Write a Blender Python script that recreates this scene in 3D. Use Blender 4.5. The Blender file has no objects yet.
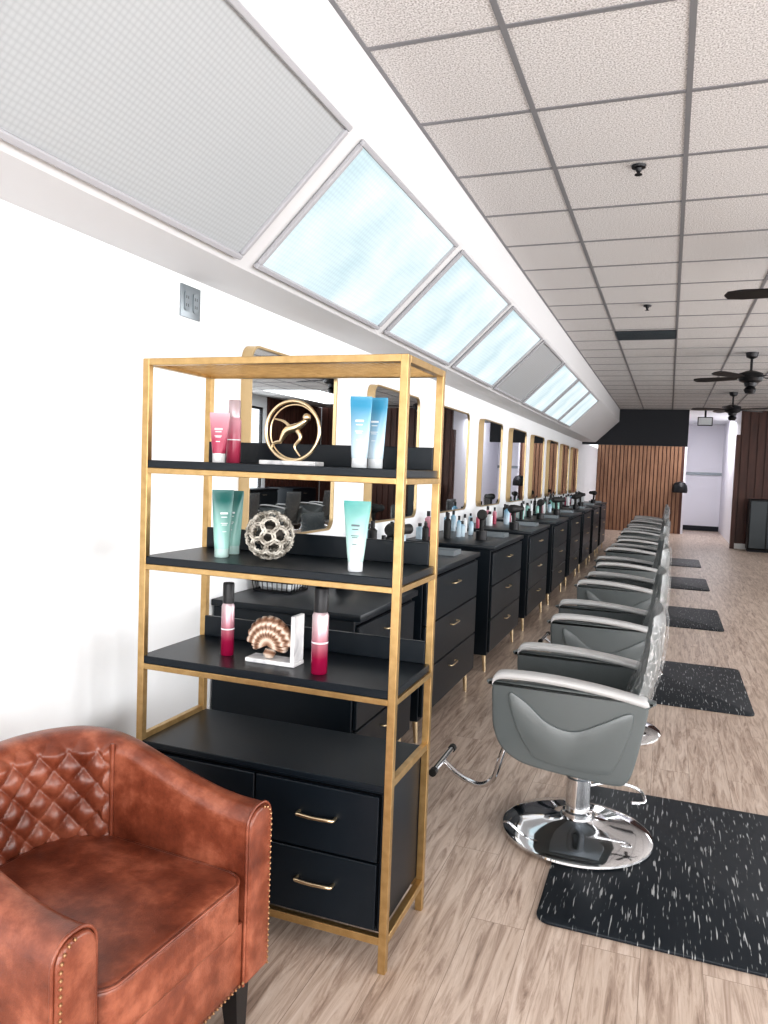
import bpy, bmesh, math, random
from mathutils import Vector, Matrix
random.seed(4)
S=bpy.context.scene
COL=bpy.context.collection
# ------------------------------------------------------------ materials
def new_mat(name):
    m=bpy.data.materials.new(name); m.use_nodes=True
    nt=m.node_tree; b=nt.nodes["Principled BSDF"]
    return m,nt,b
def N(nt,t,**k):
    n=nt.nodes.new(t)
    for a,v in k.items():
        if a in n.inputs.keys(): n.inputs[a].default_value=v
        else: setattr(n,a,v)
    return n
def simple(name,col,rough=.5,metal=0,spec=None,coat=0,bump=0,bscale=200,emit=0):
    m,nt,b=new_mat(name)
    b.inputs["Base Color"].default_value=(*col,1); b.inputs["Roughness"].default_value=rough
    b.inputs["Metallic"].default_value=metal
    if spec is not None: b.inputs["Specular IOR Level"].default_value=spec
    if coat: b.inputs["Coat Weight"].default_value=coat; b.inputs["Coat Roughness"].default_value=.1
    if emit:
        b.inputs["Emission Color"].default_value=(*col,1); b.inputs["Emission Strength"].default_value=emit
    if bump:
        tc=N(nt,"ShaderNodeTexCoord"); no=N(nt,"ShaderNodeTexNoise"); no.inputs["Scale"].default_value=bscale
        bp=N(nt,"ShaderNodeBump"); bp.inputs["Strength"].default_value=bump; bp.inputs["Distance"].default_value=.002
        nt.links.new(tc.outputs["Object"],no.inputs["Vector"]); nt.links.new(no.outputs["Fac"],bp.inputs["Height"]); nt.links.new(bp.outputs[0],b.inputs["Normal"])
    return m
def ramp(nt,stops):
    r=nt.nodes.new("ShaderNodeValToRGB"); e=r.color_ramp.elements
    while len(e)<len(stops): e.new(.5)
    for i,(p,c) in enumerate(stops): e[i].position=p; e[i].color=(*c,1)
    return r
def noisecol(name,scale,stops,rough=.5,metal=0,stretch=(1,1,1),bump=0,bd=.002,detail=6,distort=0):
    m,nt,b=new_mat(name)
    tc=N(nt,"ShaderNodeTexCoord"); mp=N(nt,"ShaderNodeMapping"); mp.inputs["Scale"].default_value=stretch
    no=N(nt,"ShaderNodeTexNoise"); no.inputs["Scale"].default_value=scale; no.inputs["Detail"].default_value=detail; no.inputs["Distortion"].default_value=distort
    r=ramp(nt,stops)
    nt.links.new(tc.outputs["Object"],mp.inputs[0]); nt.links.new(mp.outputs[0],no.inputs["Vector"]); nt.links.new(no.outputs["Fac"],r.inputs[0]); nt.links.new(r.outputs[0],b.inputs["Base Color"])
    b.inputs["Roughness"].default_value=rough; b.inputs["Metallic"].default_value=metal
    if bump:
        bp=N(nt,"ShaderNodeBump"); bp.inputs["Strength"].default_value=bump; bp.inputs["Distance"].default_value=bd
        nt.links.new(no.outputs["Fac"],bp.inputs["Height"]); nt.links.new(bp.outputs[0],b.inputs["Normal"])
    return m

M={}
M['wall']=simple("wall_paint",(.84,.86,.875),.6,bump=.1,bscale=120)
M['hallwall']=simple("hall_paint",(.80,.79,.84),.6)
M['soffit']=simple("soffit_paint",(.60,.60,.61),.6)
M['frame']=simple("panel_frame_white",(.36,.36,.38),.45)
M['tbar']=simple("tbar_grey",(.20,.20,.21),.5)
M['black']=simple("black_laminate",(.0055,.0095,.014),.34,spec=.33,bump=.15,bscale=350)
M['blackgap']=simple("drawer_gap",(.001,.001,.002),.9,spec=.1)
M['gold']=noisecol("brushed_gold",30,[(.3,(.40,.265,.115)),(.7,(.52,.355,.17))],.33,.85)
M['goldb']=simple("bright_gold",(.74,.60,.40),.28,1)
M['mframe']=simple("mirror_frame_gold",(.50,.37,.21),.35,.8)
M['nail']=simple("antique_brass_nail",(.45,.28,.16),.35,1)
M['chrome']=simple("chrome",(.80,.81,.83),.07,1)
M['steel']=simple("plate_steel",(.25,.28,.30),.4,.6)
M['slate']=simple("slate_panel",(.03,.042,.05),.4)
M['blackmetal']=simple("black_metal",(.009,.009,.011),.4,.3)
M['rubber']=simple("rubber",(.008,.008,.008),.6)
M['white']=simple("white_plastic",(.8,.8,.8),.4)
M['marble']=noisecol("white_marble",9,[(.4,(.8,.8,.8)),(.62,(.5,.5,.52))],.3,distort=1.5)
M['vinyl']=simple("grey_vinyl",(.108,.122,.124),.28,bump=.12,bscale=260)
M['vinyl2']=simple("grey_vinyl_light",(.45,.45,.45),.28)
M['mirror']=simple("mirror_glass",(.74,.78,.80),.01,1)
M['legblack']=simple("leg_black",(.008,.008,.009),.35)
m,nt,b=new_mat("cognac_leather")
tc=N(nt,"ShaderNodeTexCoord"); n1=N(nt,"ShaderNodeTexNoise"); n1.inputs["Scale"].default_value=10; n1.inputs["Detail"].default_value=8; n1.inputs["Roughness"].default_value=.65
n2=N(nt,"ShaderNodeTexVoronoi"); n2.inputs["Scale"].default_value=260
r=ramp(nt,[(.32,(.095,.022,.011)),(.5,(.175,.048,.025)),(.7,(.33,.115,.067))])
bp=N(nt,"ShaderNodeBump"); bp.inputs["Strength"].default_value=.25; bp.inputs["Distance"].default_value=.001
nt.links.new(tc.outputs["Object"],n1.inputs["Vector"]); nt.links.new(tc.outputs["Object"],n2.inputs["Vector"]); nt.links.new(n1.outputs["Fac"],r.inputs[0]); nt.links.new(r.outputs[0],b.inputs["Base Color"])
nt.links.new(n2.outputs["Distance"],bp.inputs["Height"]); nt.links.new(bp.outputs[0],b.inputs["Normal"]); b.inputs["Roughness"].default_value=.31
M['leather']=m
m,nt,b=new_mat("vinyl_plank_floor")
tc=N(nt,"ShaderNodeTexCoord"); mp=N(nt,"ShaderNodeMapping"); mp.inputs["Rotation"].default_value=(0,0,math.pi/2)
br=N(nt,"ShaderNodeTexBrick"); br.offset=.37; br.inputs["Scale"].default_value=1; br.inputs["Brick Width"].default_value=1.22; br.inputs["Row Height"].default_value=.18; br.inputs["Mortar Size"].default_value=.0012; br.inputs["Mortar Smooth"].default_value=.2
br.inputs["Color1"].default_value=(0,0,0,1); br.inputs["Color2"].default_value=(1,1,1,1); br.inputs["Mortar"].default_value=(.5,.5,.5,1)
nt.links.new(tc.outputs["Object"],mp.inputs[0]); nt.links.new(mp.outputs[0],br.inputs["Vector"])
mp2=N(nt,"ShaderNodeMapping"); mp2.inputs["Scale"].default_value=(22,1.8,1)
add=N(nt,"ShaderNodeVectorMath",operation='ADD'); sc=N(nt,"ShaderNodeVectorMath",operation='SCALE'); sc.inputs["Scale"].default_value=17
nt.links.new(br.outputs["Color"],sc.inputs[0]); nt.links.new(tc.outputs["Object"],mp2.inputs[0]); nt.links.new(mp2.outputs[0],add.inputs[0]); nt.links.new(sc.outputs[0],add.inputs[1])
g1=N(nt,"ShaderNodeTexNoise"); g1.inputs["Scale"].default_value=1.6; g1.inputs["Detail"].default_value=10; g1.inputs["Roughness"].default_value=.70; g1.inputs["Distortion"].default_value=.9
nt.links.new(add.outputs[0],g1.inputs["Vector"])
r1=ramp(nt,[(.28,(.16,.110,.085)),(.40,(.345,.262,.212)),(.54,(.53,.43,.36)),(.75,(.67,.58,.51))])
nt.links.new(g1.outputs["Fac"],r1.inputs[0])
r2=ramp(nt,[(0,(.90,.885,.87)),(1,(1.0,1.0,1.0))]); nt.links.new(br.outputs["Color"],r2.inputs[0])
mx=N(nt,"ShaderNodeMixRGB",blend_type='MULTIPLY'); mx.inputs[0].default_value=1
nt.links.new(r1.outputs[0],mx.inputs[1]); nt.links.new(r2.outputs[0],mx.inputs[2])
mx2=N(nt,"ShaderNodeMixRGB"); mx2.inputs[2].default_value=(.26,.20,.16,1); nt.links.new(mx.outputs[0],mx2.inputs[1]); nt.links.new(br.outputs["Fac"],mx2.inputs[0])
nt.links.new(mx2.outputs[0],b.inputs["Base Color"]); b.inputs["Roughness"].default_value=.40
M['floor']=m
m,nt,b=new_mat("ceiling_tile")
tc=N(nt,"ShaderNodeTexCoord"); n1=N(nt,"ShaderNodeTexNoise"); n1.inputs["Scale"].default_value=150; n1.inputs["Detail"].default_value=5
r=ramp(nt,[(.34,(.30,.285,.275)),(.5,(.59,.575,.57)),(.62,(.74,.725,.72))]); bp=N(nt,"ShaderNodeBump"); bp.inputs["Strength"].default_value=.4; bp.inputs["Distance"].default_value=.003
nt.links.new(tc.outputs["Object"],n1.inputs["Vector"]); nt.links.new(n1.outputs["Fac"],r.inputs[0]); nt.links.new(r.outputs[0],b.inputs["Base Color"]); nt.links.new(n1.outputs["Fac"],bp.inputs["Height"]); nt.links.new(bp.outputs[0],b.inputs["Normal"]); b.inputs["Roughness"].default_value=.9
M['tile']=m
m,nt,b=new_mat("marbled_mat")
tc=N(nt,"ShaderNodeTexCoord"); mp=N(nt,"ShaderNodeMapping"); mp.inputs["Scale"].default_value=(115,10,1); n1=N(nt,"ShaderNodeTexNoise"); n1.inputs["Scale"].default_value=1; n1.inputs["Detail"].default_value=2; n1.inputs["Distortion"].default_value=.35
r=ramp(nt,[(.0,(.007,.011,.016)),(.615,(.010,.014,.019)),(.67,(.30,.31,.31)),(1,(.5,.5,.5))])
nt.links.new(tc.outputs["Object"],mp.inputs[0]); nt.links.new(mp.outputs[0],n1.inputs["Vector"]); nt.links.new(n1.outputs["Fac"],r.inputs[0]); nt.links.new(r.outputs[0],b.inputs["Base Color"]); b.inputs["Roughness"].default_value=.5; b.inputs["Specular IOR Level"].default_value=.3
M['mat']=m
def panelmat(name,strength,cell,lo,hi,base,dk):
    m,nt,b=new_mat(name)
    tc=N(nt,"ShaderNodeTexCoord"); n1=N(nt,"ShaderNodeTexNoise"); n1.inputs["Scale"].default_value=2.2; n1.inputs["Detail"].default_value=3
    r=ramp(nt,[(.35,lo),(.65,hi)])
    ch=N(nt,"ShaderNodeTexVoronoi"); ch.inputs["Scale"].default_value=cell; ch.inputs["Randomness"].default_value=0.0
    r3=ramp(nt,[(.15,(1,1,1)),(.7,(dk,dk,dk+.01))])
    mx=N(nt,"ShaderNodeMixRGB",blend_type='MULTIPLY'); mx.inputs[0].default_value=1
    nt.links.new(tc.outputs["Object"],n1.inputs["Vector"]); nt.links.new(n1.outputs["Fac"],r.inputs[0]); nt.links.new(tc.outputs["Object"],ch.inputs["Vector"]); nt.links.new(ch.outputs["Distance"],r3.inputs[0])
    nt.links.new(r.outputs[0],mx.inputs[1]); nt.links.new(r3.outputs[0],mx.inputs[2])
    nt.links.new(mx.outputs[0],b.inputs["Emission Color"]); b.inputs["Emission Strength"].default_value=strength
    b.inputs["Roughness"].default_value=.35
    mm=N(nt,"ShaderNodeMixRGB",blend_type='MULTIPLY'); mm.inputs[0].default_value=1; mm.inputs[1].default_value=(*base,1); nt.links.new(r3.outputs[0],mm.inputs[2]); nt.links.new(mm.outputs[0],b.inputs["Base Color"])
    return m
M['panel_on']=panelmat("prismatic_diffuser_lit",.76,46,(.56,.74,.79),(.86,.98,1.0),(.10,.11,.115),.84)
M['panel_off']=panelmat("prismatic_diffuser_unlit",.03,58,(.7,.74,.76),(.8,.84,.86),(.42,.44,.45),.78)
def slatmat(name,c1,c2): return noisecol(name,3,[(.3,c1),(.7,c2)],.5,stretch=(6,6,.8),detail=5)
M['slat']=slatmat("walnut_slat",(.19,.095,.052),(.33,.18,.105))
M['slatdark']=slatmat("dark_slat",(.05,.016,.010),(.10,.034,.022))
M['dark']=simple("dark_header_paint",(.010,.012,.018),.6)
m,nt,b=new_mat("clear_plastic_wrap")
b.inputs["Base Color"].default_value=(.7,.7,.7,1); b.inputs["Roughness"].default_value=.12
tr=N(nt,"ShaderNodeBsdfTransparent"); ms=N(nt,"ShaderNodeMixShader"); tc=N(nt,"ShaderNodeTexCoord"); mp=N(nt,"ShaderNodeMapping"); mp.inputs["Scale"].default_value=(1,1,.45); n1=N(nt,"ShaderNodeTexNoise"); n1.inputs["Scale"].default_value=19; n1.inputs["Distortion"].default_value=3; bp=N(nt,"ShaderNodeBump"); bp.inputs["Strength"].default_value=1; bp.inputs["Distance"].default_value=.025
nt.links.new(tc.outputs["Object"],mp.inputs[0]); nt.links.new(mp.outputs[0],n1.inputs["Vector"]); nt.links.new(n1.outputs["Fac"],bp.inputs["Height"]); nt.links.new(bp.outputs[0],b.inputs["Normal"])
r=ramp(nt,[(.46,(.05,.05,.05)),(.51,(.62,.62,.62)),(.55,(.06,.06,.06))]); nt.links.new(n1.outputs["Fac"],r.inputs[0]); nt.links.new(r.outputs[0],ms.inputs[0])
b.inputs["Specular IOR Level"].default_value=.9
nt.links.new(tr.outputs[0],ms.inputs[1]); nt.links.new(b.outputs[0],ms.inputs[2]); nt.links.new(ms.outputs[0],nt.nodes["Material Output"].inputs[0])
M['wrap']=m
def grad(name,c0,c1,z0,z1,rough=.3,metal=0):
    m,nt,b=new_mat(name); tc=N(nt,"ShaderNodeTexCoord"); sp=N(nt,"ShaderNodeSeparateXYZ"); mr=N(nt,"ShaderNodeMapRange"); mr.inputs[1].default_value=z0; mr.inputs[2].default_value=z1
    r=ramp(nt,[(0,c0),(1,c1)]); nt.links.new(tc.outputs["Object"],sp.inputs[0]); nt.links.new(sp.outputs[2],mr.inputs[0]); nt.links.new(mr.outputs[0],r.inputs[0]); nt.links.new(r.outputs[0],b.inputs["Base Color"]); b.inputs["Roughness"].default_value=rough; b.inputs["Metallic"].default_value=metal
    return m
M['pinktube']=grad("pink_tube",(.38,.04,.09),(.58,.36,.41),.07,.18)
M['rosebottle']=grad("rose_bottle",(.32,.008,.06),(.45,.36,.38),.05,.17,.25,.4)
M['bluetube']=grad("blue_tube",(.50,.62,.70),(.03,.24,.40),.05,.19)
M['tealtube']=grad("teal_tube",(.34,.62,.56),(.004,.10,.09),.05,.19)
M['mintube']=grad("mint_tube",(.50,.68,.64),(.03,.28,.26),.05,.22)
m,nt,b=new_mat("scallop_shell"); tc=N(nt,"ShaderNodeTexCoord"); vm=N(nt,"ShaderNodeVectorMath",operation='DISTANCE'); vm.inputs[1].default_value=(-.01,0,.055)
wv=N(nt,"ShaderNodeMath",operation='MULTIPLY'); wv.inputs[1].default_value=330; sn=N(nt,"ShaderNodeMath",operation='SINE'); r=ramp(nt,[(.0,(.17,.085,.05)),(.55,(.36,.23,.16)),(1,(.66,.55,.46))])
mr=N(nt,"ShaderNodeMapRange"); mr.inputs[1].default_value=-1
nt.links.new(tc.outputs["Object"],vm.inputs[0]); nt.links.new(vm.outputs["Value"],wv.inputs[0]); nt.links.new(wv.outputs[0],sn.inputs[0]); nt.links.new(sn.outputs[0],mr.inputs[0]); nt.links.new(mr.outputs[0],r.inputs[0]); nt.links.new(r.outputs[0],b.inputs["Base Color"]); b.inputs["Roughness"].default_value=.4
M['shell']=m
M['label']=simple("label_white",(.70,.73,.75),.4)
M['print']=simple("label_print",(.10,.13,.15),.5)
M['wick']=noisecol("wicker",40,[(.4,(.20,.18,.15)),(.6,(.58,.55,.49))],.45)
M['wickd']=noisecol("wicker_dark",40,[(.4,(.02,.018,.015)),(.6,(.08,.07,.06))],.5)

# ------------------------------------------------------------ geometry
def link(o,parent=None):
    COL.objects.link(o)
    if parent: o.parent=parent
    return o
def empty(name,loc=(0,0,0),rot=0):
    e=bpy.data.objects.new(name,None); e.empty_display_size=.1; e.location=loc; e.rotation_euler=(0,0,rot); COL.objects.link(e); return e
def fin(name,bm,mat,parent=None,smooth=True,angle=35,recalc=True):
    if recalc: bmesh.ops.recalc_face_normals(bm,faces=bm.faces)
    me=bpy.data.meshes.new(name); bm.to_mesh(me); bm.free()
    mats=mat if isinstance(mat,(list,tuple)) else [mat]
    for k in mats: me.materials.append(M[k] if isinstance(k,str) else k)
    if smooth:
        for p in me.polygons: p.use_smooth=True
        me.set_sharp_from_angle(angle=math.radians(angle))
    return link(bpy.data.objects.new(name,me),parent)
def addbox(bm,c,s,bevel=0,seg=2,mi=0,rot=None):
    r=bmesh.ops.create_cube(bm,size=1); vs=r['verts']
    for v in vs: v.co=Vector((v.co.x*s[0],v.co.y*s[1],v.co.z*s[2]))
    fs=set(f for v in vs for f in v.link_faces)
    if bevel:
        es=set(e for v in vs for e in v.link_edges)
        q=bmesh.ops.bevel(bm,geom=list(es),offset=bevel,segments=seg,profile=.5,affect='EDGES')
        allv=set(q['verts'])|set(v for v in vs if v.is_valid)
        stack=list(allv); seen=set(stack)
        while stack:
            v=stack.pop()
            for e in v.link_edges:
                o=e.other_vert(v)
                if o not in seen: seen.add(o); stack.append(o)
        vs=list(seen); fs=set(f for v in vs for f in v.link_faces)
    for f in fs: f.material_index=mi
    for v in vs:
        if rot: v.co=rot@v.co
        v.co+=Vector(c)
    return vs
def box(name,lo,hi,mat,parent=None,bevel=0,seg=2):
    bm=bmesh.new(); c=[(a+b)/2 for a,b in zip(lo,hi)]; s=[b-a for a,b in zip(lo,hi)]
    addbox(bm,c,s,bevel,seg); return fin(name,bm,mat,parent,smooth=bool(bevel))
def boxes(name,lst,mat,parent=None,bevel=0):
    bm=bmesh.new()
    for lo,hi in lst:
        addbox(bm,[(a+b)/2 for a,b in zip(lo,hi)],[b-a for a,b in zip(lo,hi)],bevel,1)
    return fin(name,bm,mat,parent,smooth=bool(bevel))
def lathe(name,prof,mat,parent=None,loc=(0,0,0),seg=48):
    bm=bmesh.new(); rings=[]
    for r,z in prof:
        if r<1e-5: rings.append([bm.verts.new((loc[0],loc[1],loc[2]+z))])
        else: rings.append([bm.verts.new((loc[0]+r*math.cos(2*math.pi*i/seg),loc[1]+r*math.sin(2*math.pi*i/seg),loc[2]+z)) for i in range(seg)])
    for a,b in zip(rings,rings[1:]):
        for i in range(seg):
            j=(i+1)%seg
            if len(a)==1 and len(b)==1: break
            if len(a)==1: bm.faces.new((a[0],b[i],b[j]))
            elif len(b)==1: bm.faces.new((a[i],a[j],b[0]))
            else: bm.faces.new((a[i],a[j],b[j],b[i]))
    for rg in (rings[0],rings[-1]):
        if len(rg)>1: bm.faces.new(rg)
    return fin(name,bm,mat,parent)
def smoothpath(pts,n=8,cyc=False):
    P=[Vector(p) for p in pts]; out=[]; L=len(P)
    rng=range(L if cyc else L-1)
    for i in rng:
        p1=P[i]; p2=P[(i+1)%L]; p0=P[i-1] if (i>0 or cyc) else p1; p3=P[(i+2)%L] if (i+2<L or cyc) else p2
        for k in range(n):
            t=k/n; out.append(.5*((2*p1)+(p2-p0)*t+(2*p0-5*p1+4*p2-p3)*t*t+(3*p1-p0-3*p2+p3)*t**3))
    if not cyc: out.append(P[-1])
    return out
def addtube(bm,pts,r,cyc=False,seg=12,mi=0):
    P=[Vector(p) for p in pts]; n=len(P); rings=[]; up=Vector((0,0,1)); prevn=None
    for i in range(n):
        if cyc: t=(P[(i+1)%n]-P[i-1])
        else: t=P[min(i+1,n-1)]-P[max(i-1,0)]
        t.normalize()
        if prevn is None:
            a=up if abs(t.dot(up))<.9 else Vector((1,0,0)); nn=(a-a.dot(t)*t).normalized()
        else: nn=(prevn-prevn.dot(t)*t).normalized()
        prevn=nn; bb=t.cross(nn); rr=r[i] if isinstance(r,(list,tuple)) else r
        rings.append([bm.verts.new(P[i]+rr*(math.cos(2*math.pi*k/seg)*nn+math.sin(2*math.pi*k/seg)*bb)) for k in range(seg)])
    m=n if cyc else n-1
    for i in range(m):
        a=rings[i]; b=rings[(i+1)%n]
        for k in range(seg):
            f=bm.faces.new((a[k],a[(k+1)%seg],b[(k+1)%seg],b[k])); f.material_index=mi
    if not cyc:
        bm.faces.new(rings[0]).material_index=mi; bm.faces.new(rings[-1]).material_index=mi
def tube(name,pts,r,mat,parent=None,cyc=False,seg=12):
    bm=bmesh.new(); addtube(bm,pts,r,cyc,seg); return fin(name,bm,mat,parent,angle=60)
def prism(name,poly,axis,a,b,mat,parent=None,bevel=0,seg=3):
    def mk(p,t): return {'y':(p[0],t,p[1]),'x':(t,p[0],p[1]),'z':(p[0],p[1],t)}[axis]
    bm=bmesh.new(); A=[bm.verts.new(mk(p,a)) for p in poly]; B=[bm.verts.new(mk(p,b)) for p in poly]
    n=len(poly); fa=bm.faces.new(A); fb=bm.faces.new(B)
    for i in range(n): bm.faces.new((A[i],A[(i+1)%n],B[(i+1)%n],B[i]))
    bmesh.ops.recalc_face_normals(bm,faces=bm.faces)
    if bevel: bmesh.ops.bevel(bm,geom=list(set(fa.edges)|set(fb.edges)),offset=bevel,segments=seg,profile=.5,affect='EDGES')
    return fin(name,bm,mat,parent)
def dup(root,loc,rot=None):
    e=root.copy(); COL.objects.link(e); e.location=loc
    if rot is not None: e.rotation_euler=(0,0,rot)
    for c in root.children:
        k=c.copy(); COL.objects.link(k); k.parent=e
    return e
def rrect(w,h,r,n=6):
    pts=[]
    for cx,cy,a0 in ((w/2-r,h/2-r,0),(-w/2+r,h/2-r,90),(-w/2+r,-h/2+r,180),(w/2-r,-h/2+r,270)):
        for k in range(n+1):
            a=math.radians(a0+90*k/n); pts.append((cx+r*math.cos(a),cy+r*math.sin(a)))
    return pts

# ------------------------------------------------------------ room
XL,XR,Y0,YB,ZC=-1.9,5.0,-2.6,17.9,3.0
YH=24.0; XF_=-1.115
box("floor",(XL-.1,Y0-.1,-.1),(XR+.1,YH+.1,0),'floor')
box("ceiling",(XF_-.01,Y0,ZC),(XR,YB+.2,ZC+.08),'tile')
box("wall_left",(XL-.1,Y0,0),(XL,YH,2.25),'wall')
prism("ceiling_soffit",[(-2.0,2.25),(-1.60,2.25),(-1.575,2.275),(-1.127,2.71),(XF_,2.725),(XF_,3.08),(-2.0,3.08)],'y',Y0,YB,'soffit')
L=[]
x=-.61
while x<XR: L.append(((x-.011,Y0,ZC-.004),(x+.011,YB,ZC+.002))); x+=.6
L.append(((XF_,Y0,ZC-.004),(XF_+.017,YB,ZC+.002)))
y=2.61-.625*8
while y<YB:
    if y>Y0: L.append(((XF_,y-.011,ZC-.0035),(XR,y+.011,ZC+.002)))
    y+=.625
boxes("trim_ceiling_grid",L,'tbar')
wins=[(-2.45,.05),(.35,2.85),(3.15,5.65),(5.95,8.45),(8.75,11.25),(13.1,15.3)]  # last opening is an unseen addition, a bright area for the mirrors to reflect
L=[((XR,Y0,0),(XR+.12,YB+.6,.35)),((XR,Y0,2.75),(XR+.12,YB+.6,3.08))]
prev=Y0
for a,bb in wins: L.append(((XR,prev,.35),(XR+.12,a,2.75))); prev=bb
L.append(((XR,prev,.35),(XR+.12,YB+.6,2.75)))
boxes("wall_right",L,'wall')
L=[]
y=11.45
while y<YB+.4:
    if not (12.95<y<15.35): L.append(((XR-.03,y,0.1),(XR,y+.11,ZC)))
    else: L.append(((XR-.03,y,0.1),(XR,y+.11,.35)))
    y+=.16
boxes("trim_side_slats",L,'slatdark')
for i,(a,bb) in enumerate(wins):
    boxes("window_%d"%(i+1),[((XR+.02,a,.35),(XR+.08,a+.05,2.75)),((XR+.02,bb-.05,.35),(XR+.08,bb,2.75)),((XR+.02,a,.35),(XR+.08,bb,.40)),((XR+.02,a,2.70),(XR+.08,bb,2.75)),((XR+.02,(a+bb)/2-.02,.4),(XR+.08,(a+bb)/2+.02,2.7))],'blackmetal')
boxes("wall_front",[((XL,Y0-.12,0),(XR,Y0,.4)),((XL,Y0-.12,2.7),(XR,Y0,3.08)),((XL,Y0-.12,.4),(-1.5,Y0,2.7)),((4.6,Y0-.12,.4),(XR,Y0,2.7)),((1.4,Y0-.12,.4),(1.7,Y0,2.7))],'wall')
boxes("window_7",[((-1.5,Y0-.08,.4),(-1.45,Y0-.02,2.7)),((1.35,Y0-.08,.4),(1.4,Y0-.02,2.7)),((-.05,Y0-.08,.4),(0,Y0-.02,2.7)),((-1.5,Y0-.08,.4),(1.4,Y0-.02,.45)),((-1.5,Y0-.08,2.65),(1.4,Y0-.02,2.7))],'blackmetal')
box("wall_header",(XL,YB,2.2),(.34,YB+.15,ZC+.08),'dark')
def slats(name,x0,x1,y,z0,z1,pitch,w,mat):
    L=[]; x=x0+pitch/2
    while x<x1-pitch/2: L.append(((x-w/2,y-.03,z0),(x+w/2,y,z1))); x+=pitch
    return boxes(name,L,mat)
box("wall_back",(XL,22.0,0),(.36,22.1,ZC),'slatdark')
slats("trim_wood_slats",XL,.36,22.0,0,ZC,.10,.076,'slat')
box("wall_partition",(1.42,YB+.5,0),(XR,YB+.62,ZC+.08),'slatdark')
slats("trim_dark_slats",1.42,XR,YB+.5,.12,ZC,.16,.11,'slatdark')
box("baseboard_back",(1.40,YB+.44,0),(XR,YB+.5,.12),'white')
box("wall_hall_back",(.2,YH,0),(3,YH+.1,3.1),'hallwall')
box("wall_hall_right",(1.42,YB+.62,0),(1.5,YH,3.1),'hallwall')
box("wall_hall_left",(.36,22.1,0),(.42,YH,3.1),'hallwall')
box("baseboard_hall",(.42,YH-.03,0),(1.42,YH,.14),'dark')
box("trim_hall_rail",(.42,YH-.03,1.62),(1.42,YH,1.70),'steel')
box("ceiling_hall",(XL-.1,YB+.2,3.08),(3,YH+.1,3.16),'wall')
box("trim_hall_post",(1.34,YB+.42,0),(1.42,YB+.62,2.5),'slatdark')
e=empty("exit_sign",(.70,YB+1.0,2.82)); box("housing",(-.16,-.02,-.1),(.16,.02,.1),'dark',e,.01); box("face",(-.14,-.026,-.08),(.14,-.021,.08),'label',e); box("stem",(-.02,-.01,.1),(.02,.01,.26),'dark',e)
t=Vector((.435,0,.425)).normalized(); nrm=Vector((t.z,0,-t.x))
def light_panel(y0,y1,lit):
    base=Vector((-1.575,0,2.272))+nrm*.002
    R=Matrix((t,Vector((0,1,0)),nrm)).transposed()
    w=.625; e=empty("light_panel",base+Vector((0,(y0+y1)/2,0)))
    h=(y1-y0)/2
    bm=bmesh.new()
    def bx(lo,hi):
        c=R@Vector([(a+b)/2 for a,b in zip(lo,hi)]); addbox(bm,c,[b-a for a,b in zip(lo,hi)],.004,1,0,R)
    f=.022
    bx((0,-h,0),(f,h,.02)); bx((w-f,-h,0),(w,h,.02)); bx((f,-h,0),(w-f,-h+f,.02)); bx((f,h-f,0),(w-f,h,.02))
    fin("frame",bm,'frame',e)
    # diffuser mesh kept in panel-local axes so its prism pattern lines up with the panel edges
    bm=bmesh.new(); addbox(bm,Vector((w/2,0,.004)),(w-2*f,2*h-2*f,.004)); d=fin("diffuser",bm,'panel_on' if lit else 'panel_off',e,smooth=False)
    d.rotation_euler=R.to_euler()
    return e
for i in range(8):
    y=1.20+1.45*i
    light_panel(y,y+1.335,i not in (0,4))
light_panel(-.3,1.08,False)
e=empty("electrical_outlet_plate",(XL,2.70,2.15))
box("plate",(0,-.068,-.066),(.008,.068,.066),'steel',e,.002)
for s in (-.03,.03):
    prism("socket",[(s+a,b) for a,b in rrect(.036,.08,.012)],'x',.008,.012,'steel',e)
    boxes("slots",[((.012,s-.008,.01),(.0125,s-.005,.022)),((.012,s+.005,.01),(.0125,s+.008,.022)),((.012,s-.008,-.022),(.0125,s-.005,-.01)),((.012,s+.005,-.022),(.0125,s+.008,-.01))],'dark',e)
for (x,y) in ((-.22,3.93),(-.26,7.09)):
    e=empty("fire_sprinkler",(x,y,ZC-.004)); lathe("escutcheon",[(0,0),(.035,0),(.032,-.010),(.016,-.012),(.012,-.026),(.0,-.026)],'blackmetal',e); lathe("deflector",[(0,-.04),(.018,-.04),(.018,-.043),(0,-.043)],'blackmetal',e); lathe("yoke",[(0,-.026),(.008,-.026),(.008,-.04),(0,-.04)],'blackmetal',e)
e=empty("air_vent",(-.31,8.55,ZC-.004)); boxes("louvres",[((-.29,-.22+.06*i,-.012),(.29,-.205+.06*i,-.002)) for i in range(8)],'slate',e); box("backing",(-.3,-.25,-.002),(.3,.25,.0),'dark',e)
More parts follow.
